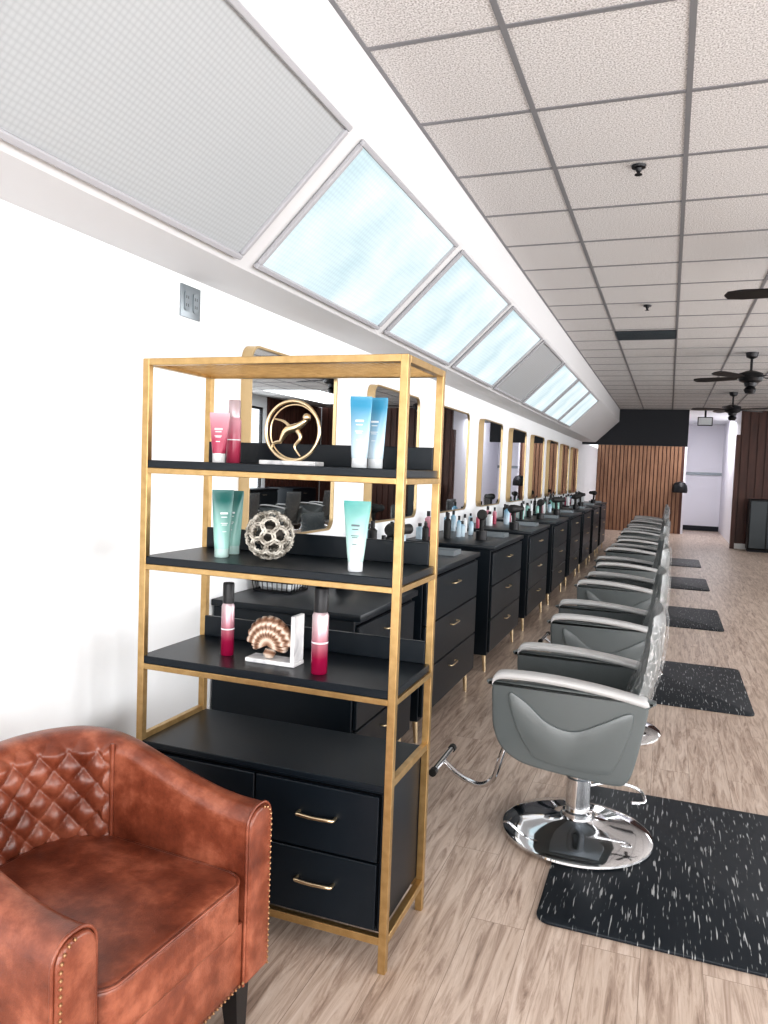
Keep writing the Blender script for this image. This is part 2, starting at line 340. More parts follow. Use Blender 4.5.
def fan(x,y,rot):
    e=empty("ceiling_fan",(x,y,ZC-.004),rot)
    lathe("canopy",[(0,0),(.07,0),(.06,-.05),(.02,-.07),(0,-.07)],'blackmetal',e)
    lathe("downrod",[(0,-.07),(.014,-.07),(.014,-.22),(0,-.22)],'blackmetal',e)
    lathe("motor",[(0,-.20),(.05,-.21),(.13,-.24),(.14,-.29),(.12,-.33),(.07,-.35),(.06,-.39),(0,-.40)],'blackmetal',e)
    lathe("light_kit",[(0,-.40),(.05,-.40),(.07,-.43),(.05,-.47),(0,-.48)],'blackmetal',e)
    for k in range(5):
        a=2*math.pi*k/5; R=Matrix.Rotation(a,3,'Z')@Matrix.Rotation(math.radians(12),3,'X')
        bm=bmesh.new(); pts=[(.16,-.035),(.24,-.055),(.55,-.07),(.64,-.05),(.66,0),(.64,.05),(.55,.07),(.24,.055),(.16,.035)]
        A=[bm.verts.new(R@Vector((p[0],p[1],.004))+Vector((0,0,-.29))) for p in pts]; B=[bm.verts.new(R@Vector((p[0],p[1],-.004))+Vector((0,0,-.29))) for p in pts]
        bm.faces.new(A); bm.faces.new(B)
        for i in range(len(pts)): j=(i+1)%len(pts); bm.faces.new((A[i],A[j],B[j],B[i]))
        fin("blade_%d"%(k+1),bm,'blackmetal',e,smooth=False)
        bm=bmesh.new(); addbox(bm,R@Vector((.15,0,0))+Vector((0,0,-.285)),(.12,.03,.008),0,1,0,R); fin("blade_iron_%d"%(k+1),bm,'blackmetal',e,smooth=False)
fan(.93,5.45,.55); fan(.83,9.9,.25); fan(.95,14.3,.7)

def mirror(y0,y1,z0=1.12,z1=2.05):
    e=empty("wall_mirror",(XL,(y0+y1)/2,(z0+z1)/2)); w=y1-y0; h=z1-z0
    o=rrect(w,h,.07); i_=rrect(w-.022,h-.022,.06); D=.055
    bm=bmesh.new(); A=[bm.verts.new((0,p[0],p[1])) for p in o]; B=[bm.verts.new((D,p[0],p[1])) for p in o]; C=[bm.verts.new((D,p[0],p[1])) for p in i_]; Dd=[bm.verts.new((D-.012,p[0],p[1])) for p in i_]
    n=len(o)
    for P,Q in ((A,B),(B,C),(C,Dd)):
        for k in range(n): j=(k+1)%n; bm.faces.new((P[k],P[j],Q[j],Q[k]))
    bm.faces.new(A)
    fin("frame",bm,'mframe',e)
    bm=bmesh.new(); bm.faces.new([bm.verts.new((D-.010,p[0],p[1])) for p in i_]); 
    fin("glass",bm,'mirror',e,smooth=False,recalc=False)
    return e
for k in range(9): mirror(3.12+1.58*k,4.10+1.58*k)

def cabinet(name,y0,y1,h=.95,xf=-1.18):
    yc=(y0+y1)/2; w=y1-y0; e=empty(name,(XL,yc,0)); d=xf-XL; hw=w/2
    box("body",(.01,-hw,.13),(d-.02,hw,h-.03),'black',e,.003,1)
    box("worktop",(.003,-hw-.01,h-.03),(d+.01,hw+.01,h),'black',e,.004,2)
    box("recess",(d-.0205,-hw+.02,.15),(d-.018,hw-.02,h-.05),'blackgap',e)
    n=3; zz=[.15+(h-.20)*i/n for i in range(n+1)]
    for i in range(n):
        box("drawer_%d"%(i+1),(d-.018,-hw+.012,zz[i]+.004),(d,hw-.012,zz[i+1]-.004),'black',e,.003,1)
        zc=(zz[i]+zz[i+1])/2+.05
        tube("handle_%d"%(i+1),smoothpath([(d,-.07,zc),(d+.022,-.065,zc),(d+.024,0,zc),(d+.022,.065,zc),(d,.07,zc)],4),.0045,'goldb',e,seg=8)
    k=0
    for sx in (.05,d-.05):
        for sy in (-hw+.05,hw-.05):
            k+=1; tube("leg_%d"%k,[(sx,sy,.13),(sx+.01,sy,.0)],[.017,.010],'goldb',e,seg=12)
    return e
cabinet("station_cabinet",2.92,3.68,.88)
c0=cabinet("station_cabinet",3.86,5.04)
for k in range(1,8): dup(c0,(XL,4.45+1.6*k+.05,0))
for k in range(3): dup(c0,(XR-.04,12.2+1.9*k,0),math.pi)

def addtubebottle(bm,x,y,z,h,r,w,rot,mb,mc,cap=.03):
    R=Matrix.Rotation(rot,3,'Z'); seg=24; rings=[]
    prof=[(r*.92,r*.92,0),(r,r,.002),(r,r,cap)]
    for a,b,zz in prof: rings.append([bm.verts.new(R@Vector((a*math.cos(2*math.pi*k/seg),b*math.sin(2*math.pi*k/seg),zz))+Vector((x,y,z))) for k in range(seg)])
    n0=len(rings)
    for i in range(8):
        tt=i/7; a=r*1.03+(w-r)*tt**.9; b=r*1.03*(1-tt)**.6+.0015
        zz=cap+.001+(h-cap-.012)*tt
        rings.append([bm.verts.new(R@Vector((a*math.cos(2*math.pi*k/seg),b*math.sin(2*math.pi*k/seg),zz))+Vector((x,y,z))) for k in range(seg)])
    a=w; rings.append([bm.verts.new(R@Vector((a*math.cos(2*math.pi*k/seg),.0015*math.sin(2*math.pi*k/seg),h))+Vector((x,y,z))) for k in range(seg)])
    for i in range(len(rings)-1):
        for k in range(seg):
            f=bm.faces.new((rings[i][k],rings[i][(k+1)%seg],rings[i+1][(k+1)%seg],rings[i+1][k])); f.material_index=mc if i<n0-1 else mb
    bm.faces.new(rings[0]).material_index=mc; bm.faces.new(rings[-1]).material_index=mb
def addlathe(bm,prof,loc,mis,seg=24,rot=None):
    def tr(v): return (rot@v if rot else v)+Vector(loc)
    rings=[[bm.verts.new(tr(Vector((max(r,.0004)*math.cos(2*math.pi*i/seg),max(r,.0004)*math.sin(2*math.pi*i/seg),z)))) for i in range(seg)] for r,z in prof]
    for q in range(len(rings)-1):
        for i in range(seg):
            f=bm.faces.new((rings[q][i],rings[q][(i+1)%seg],rings[q+1][(i+1)%seg],rings[q+1][i])); f.material_index=mis[q]
    bm.faces.new(rings[0]).material_index=mis[0]; bm.faces.new(rings[-1]).material_index=mis[-1]
def cosmetic_tube(name,loc,h,r,w,rot,mb,mc,pr='label'):
    e=empty(name,loc); bm=bmesh.new(); addtubebottle(bm,0,0,0,h,r,w,rot,0,1); fin("tube_body",bm,[mb,mc],e,angle=50)
    R=Matrix.Rotation(rot,3,'Z'); bm=bmesh.new(); cap=.03
    for fz,wd,th in ((.62,.026,.006),(.56,.020,.003),(.45,.024,.0025),(.42,.018,.0025),(.30,.014,.0025)):
        tt=fz; b=r*1.03*(1-tt)**.6+.0015; zz=cap+.001+(h-cap-.012)*tt
        b2=r*1.03*(1-min(1,tt+.04))**.6+.0015
        A=[bm.verts.new(R@Vector((sx*wd/2,-(b if sz<0 else b2)-.0008,zz+(th if sz>0 else 0)))) for sx,sz in ((-1,-1),(1,-1),(1,1),(-1,1))]
        bm.faces.new(A)
    fin("printed_label",bm,pr,e,smooth=False)
    return e
def spray_bottle(name,loc,h,r,mb,mc):
    e=empty(name,loc); capz=h*.72
    lathe("can",[(0,0),(r*.9,0),(r,.004),(r,capz-.01),(r*.8,capz),(0,capz)],mb,e,seg=32)
    lathe("cap",[(0,capz),(r*.86,capz),(r*.86,h-.004),(r*.78,h),(0,h)],mc,e,seg=32)
    lathe("label_band",[(r*1.01,h*.36),(r*1.012,h*.362),(r*1.012,h*.375),(r*1.01,h*.377)],'label',e,seg=32)
    return e
def cluster(loc,items):
    e=empty("hair_product_bottles",loc); bm=bmesh.new()
    for x,y,h,r,mi in items: addlathe(bm,[(0,0),(r,0),(r,h*.7),(r*.45,h*.78),(r*.45,h*.8),(r*.5,h*.8),(r*.5,h),(0,h)],(x,y,0),[mi,mi,mi,mi,4,4,4])
    fin("bottles",bm,['label','bluetube','rubber','pinktube','blackmetal','tealtube'],e)
    return e
for k in range(8):
    yc=4.45+1.6*k; it=[]
    for j in range(12):
        it.append((random.uniform(.05,.32),-.52+1.04*j/11+random.uniform(-.02,.02),random.uniform(.10,.21),random.uniform(.018,.032),random.choice([0,0,1,1,2,2,3,5])))
    cluster((XL+.02,yc+.05,.95),it)
def dryer(loc,rot):
    e=empty("hair_dryer",loc,rot); bm=bmesh.new()
    Rx=Matrix.Rotation(math.pi/2,3,'Y')
    addlathe(bm,[(.0,-.09),(.03,-.088),(.04,-.07),(.042,-.02),(.036,.03),(.028,.07),(.030,.11),(.0,.11)],(0,0,.20),[0]*7,24,Rx)
    addtube(bm,[(-.03,0,.18),(-.02,0,.10),(-.01,0,.0)],[.019,.018,.017],False,16)
    fin("dryer_body",bm,'rubber',e,angle=50)
    lathe("holder_ring",[(.03,0),(.045,0),(.045,.07),(.03,.07)],'blackmetal',e,(-.01,0,0),32)
    return e
for k in range(8): dryer((-1.42+.03*(k%3),4.05+1.6*k+(.35 if k%2 else 0),.95),random.uniform(-.8,.8)+math.pi/2)
dryer((-1.50,3.52,.88),1.2)
def tray(loc):
    e=empty("tool_tray",loc); boxes("tray",[((-.12,-.09,0),(.12,.09,.008)),((-.12,-.09,.008),(-.112,.09,.03)),((.112,-.09,.008),(.12,.09,.03)),((-.112,-.09,.008),(.112,-.082,.03)),((-.112,.082,.008),(.112,.09,.03))],'steel',e)
    boxes("combs",[((-.10,-.06,.008),(.10,-.035,.014)),((-.09,.0,.008),(.08,.02,.016)),((-.07,.04,.008),(.10,.06,.014))],'white',e,.002)
for k in range(8): tray((-1.38,4.78+1.6*k,.95))
e=empty("wire_basket",(-1.755,3.30,.88)); bm=bmesh.new()
for z,s in ((0.005,.085),(.05,.09),(.09,.095),(.13,.1)):
    addtube(bm,[(-s*1.2,-s,z),(s*1.2,-s,z),(s*1.2,s,z),(-s*1.2,s,z)],.004,True,6)
for k in range(9):
    q=-1.2+2.4*k/8
    for sg in (-1,1): addtube(bm,[(q*.085,sg*.085,.005),(q*.1,sg*.1,.13)],.0025,False,6)
for k in range(7):
    q=-1+2*k/6
    for sg in (-1,1): addtube(bm,[(sg*.102,q*.085,.005),(sg*.12,q*.1,.13)],.0025,False,6)
fin("wires",bm,'blackmetal',e)
boxes("rolled_towels",[((-.09,-.07,.006),(.09,-.01,.06)),((-.09,.0,.006),(.09,.065,.06))],'label',e,.015)

# ------------------------------------------------------------ shelf unit
SX0,SX1,SY0,SY1,SH=-1.612,-.705,2.045,2.425,1.822
e=empty("etagere_shelf",(SX0,SY0,0)); W=SX1-SX0; D=SY1-SY0; p=.024
L=[]
for x in (0,W-p):
    for y in (0,D-p): L.append(((x,y,0),(x+p,y+p,SH)))
shelf_z=[1.495,1.18,.85]; CT=.565; CB=.115
for z in shelf_z+[SH]:
    zz=(z-.043,z-.025) if z!=SH else (SH-.022,SH)
    for y in (0,D-p): L.append(((p,y,zz[0]),(W-p,y+p*.9,zz[1])))
    for x in (0,W-p): L.append(((x,p,zz[0]),(x+p,D-p,zz[1])))
for z0,z1 in ((CB-.03,CB-.006),):
    for y in (0,D-p): L.append(((p,y,z0),(W-p,y+p,z1)))
    for x in (0,W-p): L.append(((x,p,z0),(x+p,D-p,z1)))
for x in (0,W-p): L.append(((x+.002,p,CT-.005),(x+p-.002,D-p,CT+.018)))
boxes("frame",L,'gold',e,.0015)
L=[]
for i in range(1,36): L.append(((W*i/36-.0015,p,SH-.012),(W*i/36+.0015,D-p,SH-.009)))
for i in range(1,15): L.append(((p,D*i/15-.0015,SH-.015),(W-p,D*i/15+.0015,SH-.012)))
boxes("mesh_top",L,'gold',e)
for i,z in enumerate(shelf_z):
    box("shelf_%d"%(i+1),(p*.3,.004,z-.025),(W-p*.3,D-.004,z),'black',e,.002,1)
    box("shelf_lip_%d"%(i+1),(p,D-.03,z),(W-p,D-.014,z+.075),'black',e,.002,1)
box("cabinet_body",(p+.001,.018,CB),(W-p-.001,D-.012,CT-.018),'black',e,.002,1)
box("cabinet_top",(p*.4,.003,CT-.018),(W-p-.001,D-.003,CT),'black',e,.002,1)
box("cabinet_recess",(p+.012,.014,CB+.012),(W-p-.012,.018,CT-.03),'blackgap',e)
dz=(CT-.03-CB-.01)/2
for c in range(2):
    for r_ in range(2):
        x0=p+.012+c*(W-2*p-.024)/2; x1=x0+(W-2*p-.024)/2; z0=CB+.01+r_*dz
        box("drawer_%d"%(c*2+r_+1),(x0+.003,.0,z0+.003),(x1-.003,.016,z0+dz-.004),'black',e,.002,1)
        xc=(x0+x1)/2+.01; zc=z0+dz/2+.01
        tube("handle_%d"%(c*2+r_+1),smoothpath([(xc-.06,0,zc),(xc-.06,-.02,zc),(xc-.045,-.026,zc+.001),(xc,-.026,zc-.001),(xc+.045,-.026,zc+.001),(xc+.06,-.02,zc),(xc+.06,0,zc)],5),.0055,'goldb',e,seg=10)
cosmetic_tube("cosmetic_tube",(-1.405,2.18,1.495),.165,.021,.033,.35,'pinktube','white')
spray_bottle("hairspray_bottle",(-1.405,2.27,1.495),.215,.024,'pinktube','rosebottle')
cosmetic_tube("cosmetic_tube",(-.90,2.18,1.495),.220,.024,.034,.2,'bluetube','label')
cosmetic_tube("cosmetic_tube",(-.882,2.27,1.495),.225,.024,.036,.0,'bluetube','label')
cosmetic_tube("cosmetic_tube",(-1.385,2.18,1.18),.225,.024,.037,.9,'tealtube','mintube')
cosmetic_tube("cosmetic_tube",(-1.405,2.28,1.18),.220,.024,.037,.1,'tealtube','mintube')
cosmetic_tube("cosmetic_tube",(-.88,2.13,1.18),.215,.023,.042,.15,'mintube','label','print')
spray_bottle("hairspray_bottle",(-1.36,2.19,.85),.245,.022,'rosebottle','blackmetal')
spray_bottle("hairspray_bottle",(-.99,2.13,.85),.27,.026,'rosebottle','blackmetal')
e=empty("ring_sculpture",(-1.145,2.20,1.495)); 
box("base",(-.10,-.035,0),(.10,.035,.014),'marble',e,.002,1)
tube("ring",[(.096*math.cos(a),0,.111+.096*math.sin(a)) for a in [2*math.pi*i/48 for i in range(48)]],.0055,'goldb',e,True,10)
tube("ring_inner",[(.088*math.cos(a)+.003,0.01,.108+.088*math.sin(a)) for a in [2*math.pi*i/48 for i in range(48)]],.003,'goldb',e,True,8)
bm=bmesh.new()
addtube(bm,smoothpath([(-.045,0,.07),(-.02,0,.11),(.02,0,.125),(.055,0,.15)],6),[.004+.010*math.sin(math.pi*i/18) for i in range(19)],False,10)
addtube(bm,smoothpath([(.0,0,.115),(-.03,0,.14),(-.07,0,.15)],6),[.007-.0004*i for i in range(13)],False,8)
addtube(bm,smoothpath([(.01,0,.12),(.03,0,.09),(.01,0,.06),(.03,0,.03)],6),[.008-.0003*i for i in range(19)],False,8)
addtube(bm,smoothpath([(-.04,0,.075),(-.065,0,.07),(-.075,0,.05)],6),[.006-.0002*i for i in range(13)],False,8)
bmesh.ops.create_icosphere(bm,subdivisions=2,radius=.013,matrix=Matrix.Translation((.05,0,.155)))
fin("figure",bm,'goldb',e)
e=empty("woven_decor_ball",(-1.215,2.20,1.18+.084)); bm=bmesh.new(); b2=bmesh.new(); bmesh.ops.create_icosphere(b2,subdivisions=2,radius=1); b2.normal_update()
Rr=Matrix.Rotation(.4,3,'X')@Matrix.Rotation(.3,3,'Y')
for ed in b2.edges:
    if len(ed.link_faces)==2:
        a_=Rr@ed.link_faces[0].calc_center_median().normalized(); c_=Rr@ed.link_faces[1].calc_center_median().normalized()
        for off in (-.0045,.0045):
            d_=(c_-a_); sd=a_.cross(c_).normalized()*off
            ext=d_*.35; p0=(a_-ext).normalized()*.074+sd; p1=((a_+c_)/2).normalized()*.080+sd; p2=(c_+ext).normalized()*.074+sd
            addtube(bm,[p0,p1,p2],.0034,False,6,0)
b2.free()
fin("lattice_strands",bm,'wick',e)
lathe("core",[(0,-.045),(.032,-.032),(.045,0),(.032,.032),(0,.045)],'wickd',e,seg=24)
e=empty("shell_bookend",(-1.175,2.18,.85))
box("base",(-.09,-.035,0),(.09,.035,.014),'marble',e,.002,1); box("upright",(.074,-.035,.014),(.088,.035,.165),'marble',e,.002,1)
bm=bmesh.new(); na,nr=84,12; g=[]
for i in range(na+1):
    a=math.radians(-38+256*i/na); rib=abs(math.sin(math.pi*15*i/na)); col=[]
    for j in range(nr+1):
        q=j/nr; rad=.084*q*(1+.04*rib); dome=.03*math.sqrt(max(0,1-q*q))*(1)+.009*rib*q
        x=rad*math.cos(a)*.98; z=rad*math.sin(a)*1.05
        if math.sin(a)<0: z*=.45; x*=.8
        col.append(bm.verts.new((x-.012,-dome-.002,.062+z)))
    g.append(col)
for i in range(na):
    for j in range(nr): bm.faces.new((g[i][j],g[i+1][j],g[i+1][j+1],g[i][j+1]))
bmesh.ops.remove_doubles(bm,verts=bm.verts,dist=.0002)
o=fin("scallop",bm,'shell',e); sm=o.modifiers.new("s","SOLIDIFY"); sm.thickness=.004; sm.offset=0
lathe("umbo",[(0,-.03),(.014,-.028),(.022,-.015),(.014,0),(0,.002)],'shell',e,(-.012,-.012,.046),24)

# ------------------------------------------------------------ salon chairs
def salon_chair(loc,rot=0,wrap=True):
    e=empty("salon_chair",loc,rot)
    lathe("base_plate",[(0,0),(.295,0),(.305,.006),(.303,.014),(.285,.024),(.22,.036),(.14,.050),(.085,.064),(.07,.075),(.0,.075)],'chrome',e,(.03,-.07,0),72)
    lathe("hydraulic_column",[(0,.07),(.062,.07),(.060,.095),(.05,.10),(.05,.235),(.043,.24),(.043,.30),(.0,.30)],'chrome',e,(.03,-.07,0),40)
    box("seat_bracket",(-.12,-.17,.295),(.18,.06,.335),'steel',e,.008)
    box("seat_pan",(-.22,-.225,.33),(.24,.225,.37),'vinyl',e,.01)
    box("seat_cushion",(-.27,-.235,.365),(.23,.235,.50),'vinyl',e,.035,4)
    bm=bmesh.new(); nz,ny=14,12; F=[];B=[]
    for i in range(nz+1):
        tt=i/nz; z=.42+.54*tt; xc=.20+.115*tt+.03*math.sin(tt*math.pi); hw=.235+.02*math.sin(tt*math.pi*.9); th=.05*(1-.35*tt)
        fr=[];ba=[]
        for j in range(ny+1):
            s=-1+2*j/ny; edge=math.sqrt(max(0,1-abs(s)**4)); tedge=math.sqrt(max(0.02,1-max(0,(tt-.8)/.2)**2.5))
            x=xc-.03*s*s; seam=.006*math.exp(-((tt-.55)/.03)**2)
            fr.append(bm.verts.new((x-th*edge*tedge+seam,s*hw,z))); ba.append(bm.verts.new((x+.6*th*edge*tedge,s*hw,z)))
        F.append(fr);B.append(ba)
    for i in range(nz):
        for j in range(ny):
            bm.faces.new((F[i][j],F[i][j+1],F[i+1][j+1],F[i+1][j])); bm.faces.new((B[i][j],B[i+1][j],B[i+1][j+1],B[i][j+1]))
        for j in (0,ny): bm.faces.new((F[i][j],F[i+1][j],B[i+1][j],B[i][j]))
    for i in (0,nz):
        for j in range(ny): bm.faces.new((F[i][j],B[i][j],B[i][j+1],F[i][j+1]))
    bmesh.ops.remove_doubles(bm,verts=bm.verts,dist=.0005)
    bk=fin("backrest",bm,'vinyl',e,angle=70)
    if wrap:
        bm=bmesh.new(); bm.from_mesh(bk.data)
        for v in bm.verts:
            c=Vector((.27,0,.72)); d=v.co-c; v.co=c+Vector((d.x*1.2,d.y*1.04,d.z*1.03))+Vector((random.uniform(-.006,.006),random.uniform(-.003,.003),0))
        fin("plastic_cover",bm,'wrap',e,angle=80)
    prof=[(-.285,.655),(-.305,.63),(-.303,.56),(-.295,.47),(-.262,.395),(-.20,.35),(-.12,.33),(.05,.315),(.18,.31),(.225,.33),(.25,.40),(.28,.56),(.287,.62),(.27,.655)]
    pp=[(p.x,p.y) for p in smoothpath([(a,b,0) for a,b in prof],4,True)]
    for k,sg in ((1,-1),(2,1)):
        y0,y1=(sg*.245,sg*.30)
        prism("arm_panel_%d"%k,pp,'y',min(y0,y1),max(y0,y1),'vinyl',e,.012,3)
        q=[(-.235,.615),(-.205,.50),(-.15,.405),(-.09,.365),(.13,.35),(.19,.41),(.235,.56),(.22,.60),(.12,.545),(.02,.50),(-.08,.52),(-.17,.59)]
        qq=[(p.x,p.y) for p in smoothpath([(a,b,0) for a,b in q],5,True)]
        prism("arm_overlay_%d"%k,qq,'y',min(sg*.298,sg*.309),max(sg*.298,sg*.309),'vinyl',e,.004,2)
        top=smoothpath([(-.305,.0,.655),(-.27,0,.685),(-.1,0,.690),(.1,0,.675),(.29,0,.645)],8); bm=bmesh.new(); rings=[]
        for i,pv in enumerate(top):
            w_=.038; hh=.016; seg=16
            if i==0 or i==len(top)-1: w_*=.75; hh*=.6
            rings.append([bm.verts.new((pv.x,sg*.272+math.copysign(abs(math.cos(2*math.pi*a/seg))**.6,math.cos(2*math.pi*a/seg))*w_,pv.z-.006+math.copysign(abs(math.sin(2*math.pi*a/seg))**.6,math.sin(2*math.pi*a/seg))*hh)) for a in range(seg)])
        for a_,b_ in zip(rings,rings[1:]):
            for q_ in range(16): bm.faces.new((a_[q_],a_[(q_+1)%16],b_[(q_+1)%16],b_[q_]))
        bm.faces.new(rings[0]); bm.faces.new(rings[-1])
        fin("armrest_pad_%d"%k,bm,'vinyl2',e,angle=60)
    tube("footrest_arm",smoothpath([(-.15,.0,.345),(-.27,.01,.335),(-.31,.02,.25),(-.35,.04,.12),(-.42,.06,.07),(-.52,.09,.085),(-.60,.11,.13)],6),.013,'chrome',e)
    tube("footrest_bar",[(-.605,-.05,.135),(-.605,.27,.135)],.014,'chrome',e)
    for k,(ya,yb) in ((1,(-.06,-.03)),(2,(.26,.29))): tube("footrest_tip_%d"%k,[(-.605,ya,.135),(-.605,yb,.135)],.018,'rubber',e)
    tube("pump_lever",smoothpath([(.05,-.07,.20),(.13,-.02,.21),(.20,.03,.20),(.27,.06,.17),(.29,.0,.15),(.24,-.03,.15)],6),.007,'chrome',e)
    return e
ch=salon_chair((-.31,3.26,.012))
rots=[0,.05,-.04,.08,-.03,.05,0,.06,-.05,.03]
for k in range(1,10):
    z=.012 if k%2==0 else 0.0
    dup(ch,(-.31+.01*(k%3),3.26+1.45*k,z),rots[k])
for k in range(4): dup(ch,(3.35,11.6+1.6*k,0),math.pi+.1*(k%2))
def floor_mat(y0,y1,x0=-.34,x1=.60):
    e=empty("anti_fatigue_mat",((x0+x1)/2,(y0+y1)/2,0)); w=x1-x0; h=y1-y0
    prism("mat_pad",rrect(w,h,.05),'z',0,.012,'mat',e,.004,2)
floor_mat(2.50,3.72); 
for k in (1,2,3,4): floor_mat(2.44+2.86*k,3.70+2.86*k)

# ------------------------------------------------------------ armchair
e=empty("barrel_armchair",(-1.29,1.405,0),math.radians(-4))
HW=.355; T=.105; XF=.33
def upath(off,n=80):
    hw=HW-off; pts=[]; xb=-.36+off; R=.26-off*.6
    xc=xb+R
    L1=XF-xc
    L2=math.pi/2*R; L3=2*(hw-R); tot=2*L1+2*L2+L3
    for i in range(n+1):
        s=tot*i/n
        if s<L1: pts.append((XF-s,hw,0,1))
        elif s<L1+L2: a=(s-L1)/R; pts.append((xc-R*math.sin(a),(hw-R)+R*math.cos(a),-math.sin(a),math.cos(a)))
        elif s<L1+L2+L3: pts.append((xb,(hw-R)-(s-L1-L2),-1,0))
        elif s<L1+2*L2+L3: a=(s-L1-L2-L3)/R; pts.append((xc-R*math.cos(a),-(hw-R)-R*math.sin(a),-math.cos(a),-math.sin(a)))
        else: pts.append((xc+(s-L1-2*L2-L3),-hw,0,-1))
    return pts
n=96; outer=upath(0,n); inner=upath(T,n)
def hgt(i):
    q=abs(i/n-.5)*2
    s_=max(0,min(1,(q-.30)/.66)); s_=s_*s_*(3-2*s_)
    return .742-.117*s_
ZB=.17
bm=bmesh.new(); rings=[]
for i in range(n+1):
    o=Vector(outer[i][:2]); q=Vector(inner[i][:2]); h=hgt(i); r_=.045
    ring=[(0,ZB)]
    for zz in (.25,.35,.45): ring.append((-.004*math.sin(math.pi*(zz-ZB)/(h-ZB)),zz))
    for k in range(7):
        a=math.pi-(math.pi/2)*k/6; ring.append(((r_+r_*math.cos(a))/T,h-r_+r_*math.sin(a)))
    for k in range(7):
        a=math.pi/2-(math.pi/2)*k/6; ring.append((1-(r_-r_*math.cos(a))/T,h-r_+r_*math.sin(a)))
    ring+=[(1.0,.40),(1.0,.25),(1.0,ZB)]
    rings.append([bm.verts.new((*(o.lerp(q,f)),zz)) for f,zz in ring])
m_=len(rings[0])
for a_,b_ in zip(rings,rings[1:]):
    for k in range(m_-1): bm.faces.new((a_[k],a_[k+1],b_[k+1],b_[k]))
    bm.faces.new((a_[m_-1],a_[0],b_[0],b_[m_-1]))
fa=bm.faces.new(rings[0]); fb=bm.faces.new(rings[-1])
fin("shell",bm,'leather',e,angle=50)
for sg,idx in ((1,0),(2,n)):
    yy=(HW if sg==1 else -HW); yi=(HW-T) if sg==1 else -(HW-T)
    yo=yy; h=hgt(idx); r_=.045; s_=1 if sg==1 else -1
    pts=[(yo,ZB)]
    for k in range(7): a=math.pi-(math.pi/2)*k/6; pts.append((yo-s_*(r_+r_*math.cos(a)),h-r_+r_*math.sin(a)))
    for k in range(7): a=math.pi/2-(math.pi/2)*k/6; pts.append((yi+s_*(r_-r_*math.cos(a)),h-r_+r_*math.sin(a)))
    pts.append((yi,ZB))
    cy=(yo+yi)/2
    prism("arm_front_%d"%sg,[(cy+(a-cy)*.93,ZB+.006+(b-ZB)*.975) for a,b in pts],'x',XF-.01,XF+.012,'leather',e,.008,3)
    tube("arm_piping_%d"%sg,[(XF+.002,a,b) for a,b in pts],.004,'leather',e,seg=8)
    path=[Vector((XF+.012,cy+(a-cy)*.78,ZB+.012+(b-ZB)*.955)) for a,b in pts[:9]]
    bm=bmesh.new(); acc=0
    for a_,b_ in zip(path,path[1:]):
        d=(b_-a_).length; t0=acc
        while t0<d:
            p_=a_.lerp(b_,t0/d); bmesh.ops.create_icosphere(bm,subdivisions=1,radius=.0045,matrix=Matrix.Translation(p_)); t0+=.015
        acc=t0-d
    fin("nailheads_%d"%sg,bm,'nail',e)
bm=bmesh.new()
for i in range(0,n+1):
    bmesh.ops.create_icosphere(bm,subdivisions=1,radius=.0045,matrix=Matrix.Translation((outer[i][0],outer[i][1],ZB+.012)))
y=-HW+T
while y<HW-T: bmesh.ops.create_icosphere(bm,subdivisions=1,radius=.0045,matrix=Matrix.Translation((XF+.004,y,ZB+.012))); y+=.015
fin("nailhead_trim",bm,'nail',e)
bm=bmesh.new(); i0,i1=int(n*.30),int(n*.70); sub=5; nz=70; g=[]
def samp(path,f):
    i=min(int(f),n-1); t_=f-i; return Vector(path[i][:2]).lerp(Vector(path[i+1][:2]),t_), Vector(path[i][2:]).lerp(Vector(path[i+1][2:]),t_).normalized()
tot=(i1-i0)*sub; slen=0; prev=None
for a in range(tot+1):
    f=i0+a/sub; p_,nn=samp(inner,f)
    if prev is not None: slen+=(p_-prev).length
    prev=p_; h=hgt(f)-.012; col=[]
    for k in range(nz+1):
        z=.36+(h-.36)*k/nz
        u_=slen/.078; v_=(z-.40)/.085
        q1=abs(math.sin(math.pi*(u_+v_))); q2=abs(math.sin(math.pi*(u_-v_)))
        d=.020*(q1*q2)**.42
        ed=min(1,min(a,tot-a)/6,(nz-k)/5)
        rim=max(0,(k/nz-.9)/.1)
        off=(.006+d)*ed-.018*rim*rim
        c=p_-nn*off
        col.append(bm.verts.new((c.x,c.y,z)))
    g.append(col)
for a in range(tot):
    for k in range(nz): bm.faces.new((g[a][k],g[a+1][k],g[a+1][k+1],g[a][k+1]))
fin("quilted_back",bm,'leather',e,angle=89)
for k,f in ((1,i0),(2,i1)):
    p_,nn=samp(inner,f); tube("quilt_border_%d"%k,[(p_.x-nn.x*.003,p_.y-nn.y*.003,z/100) for z in range(36,int(100*hgt(f)))],.006,'leather',e,seg=8)
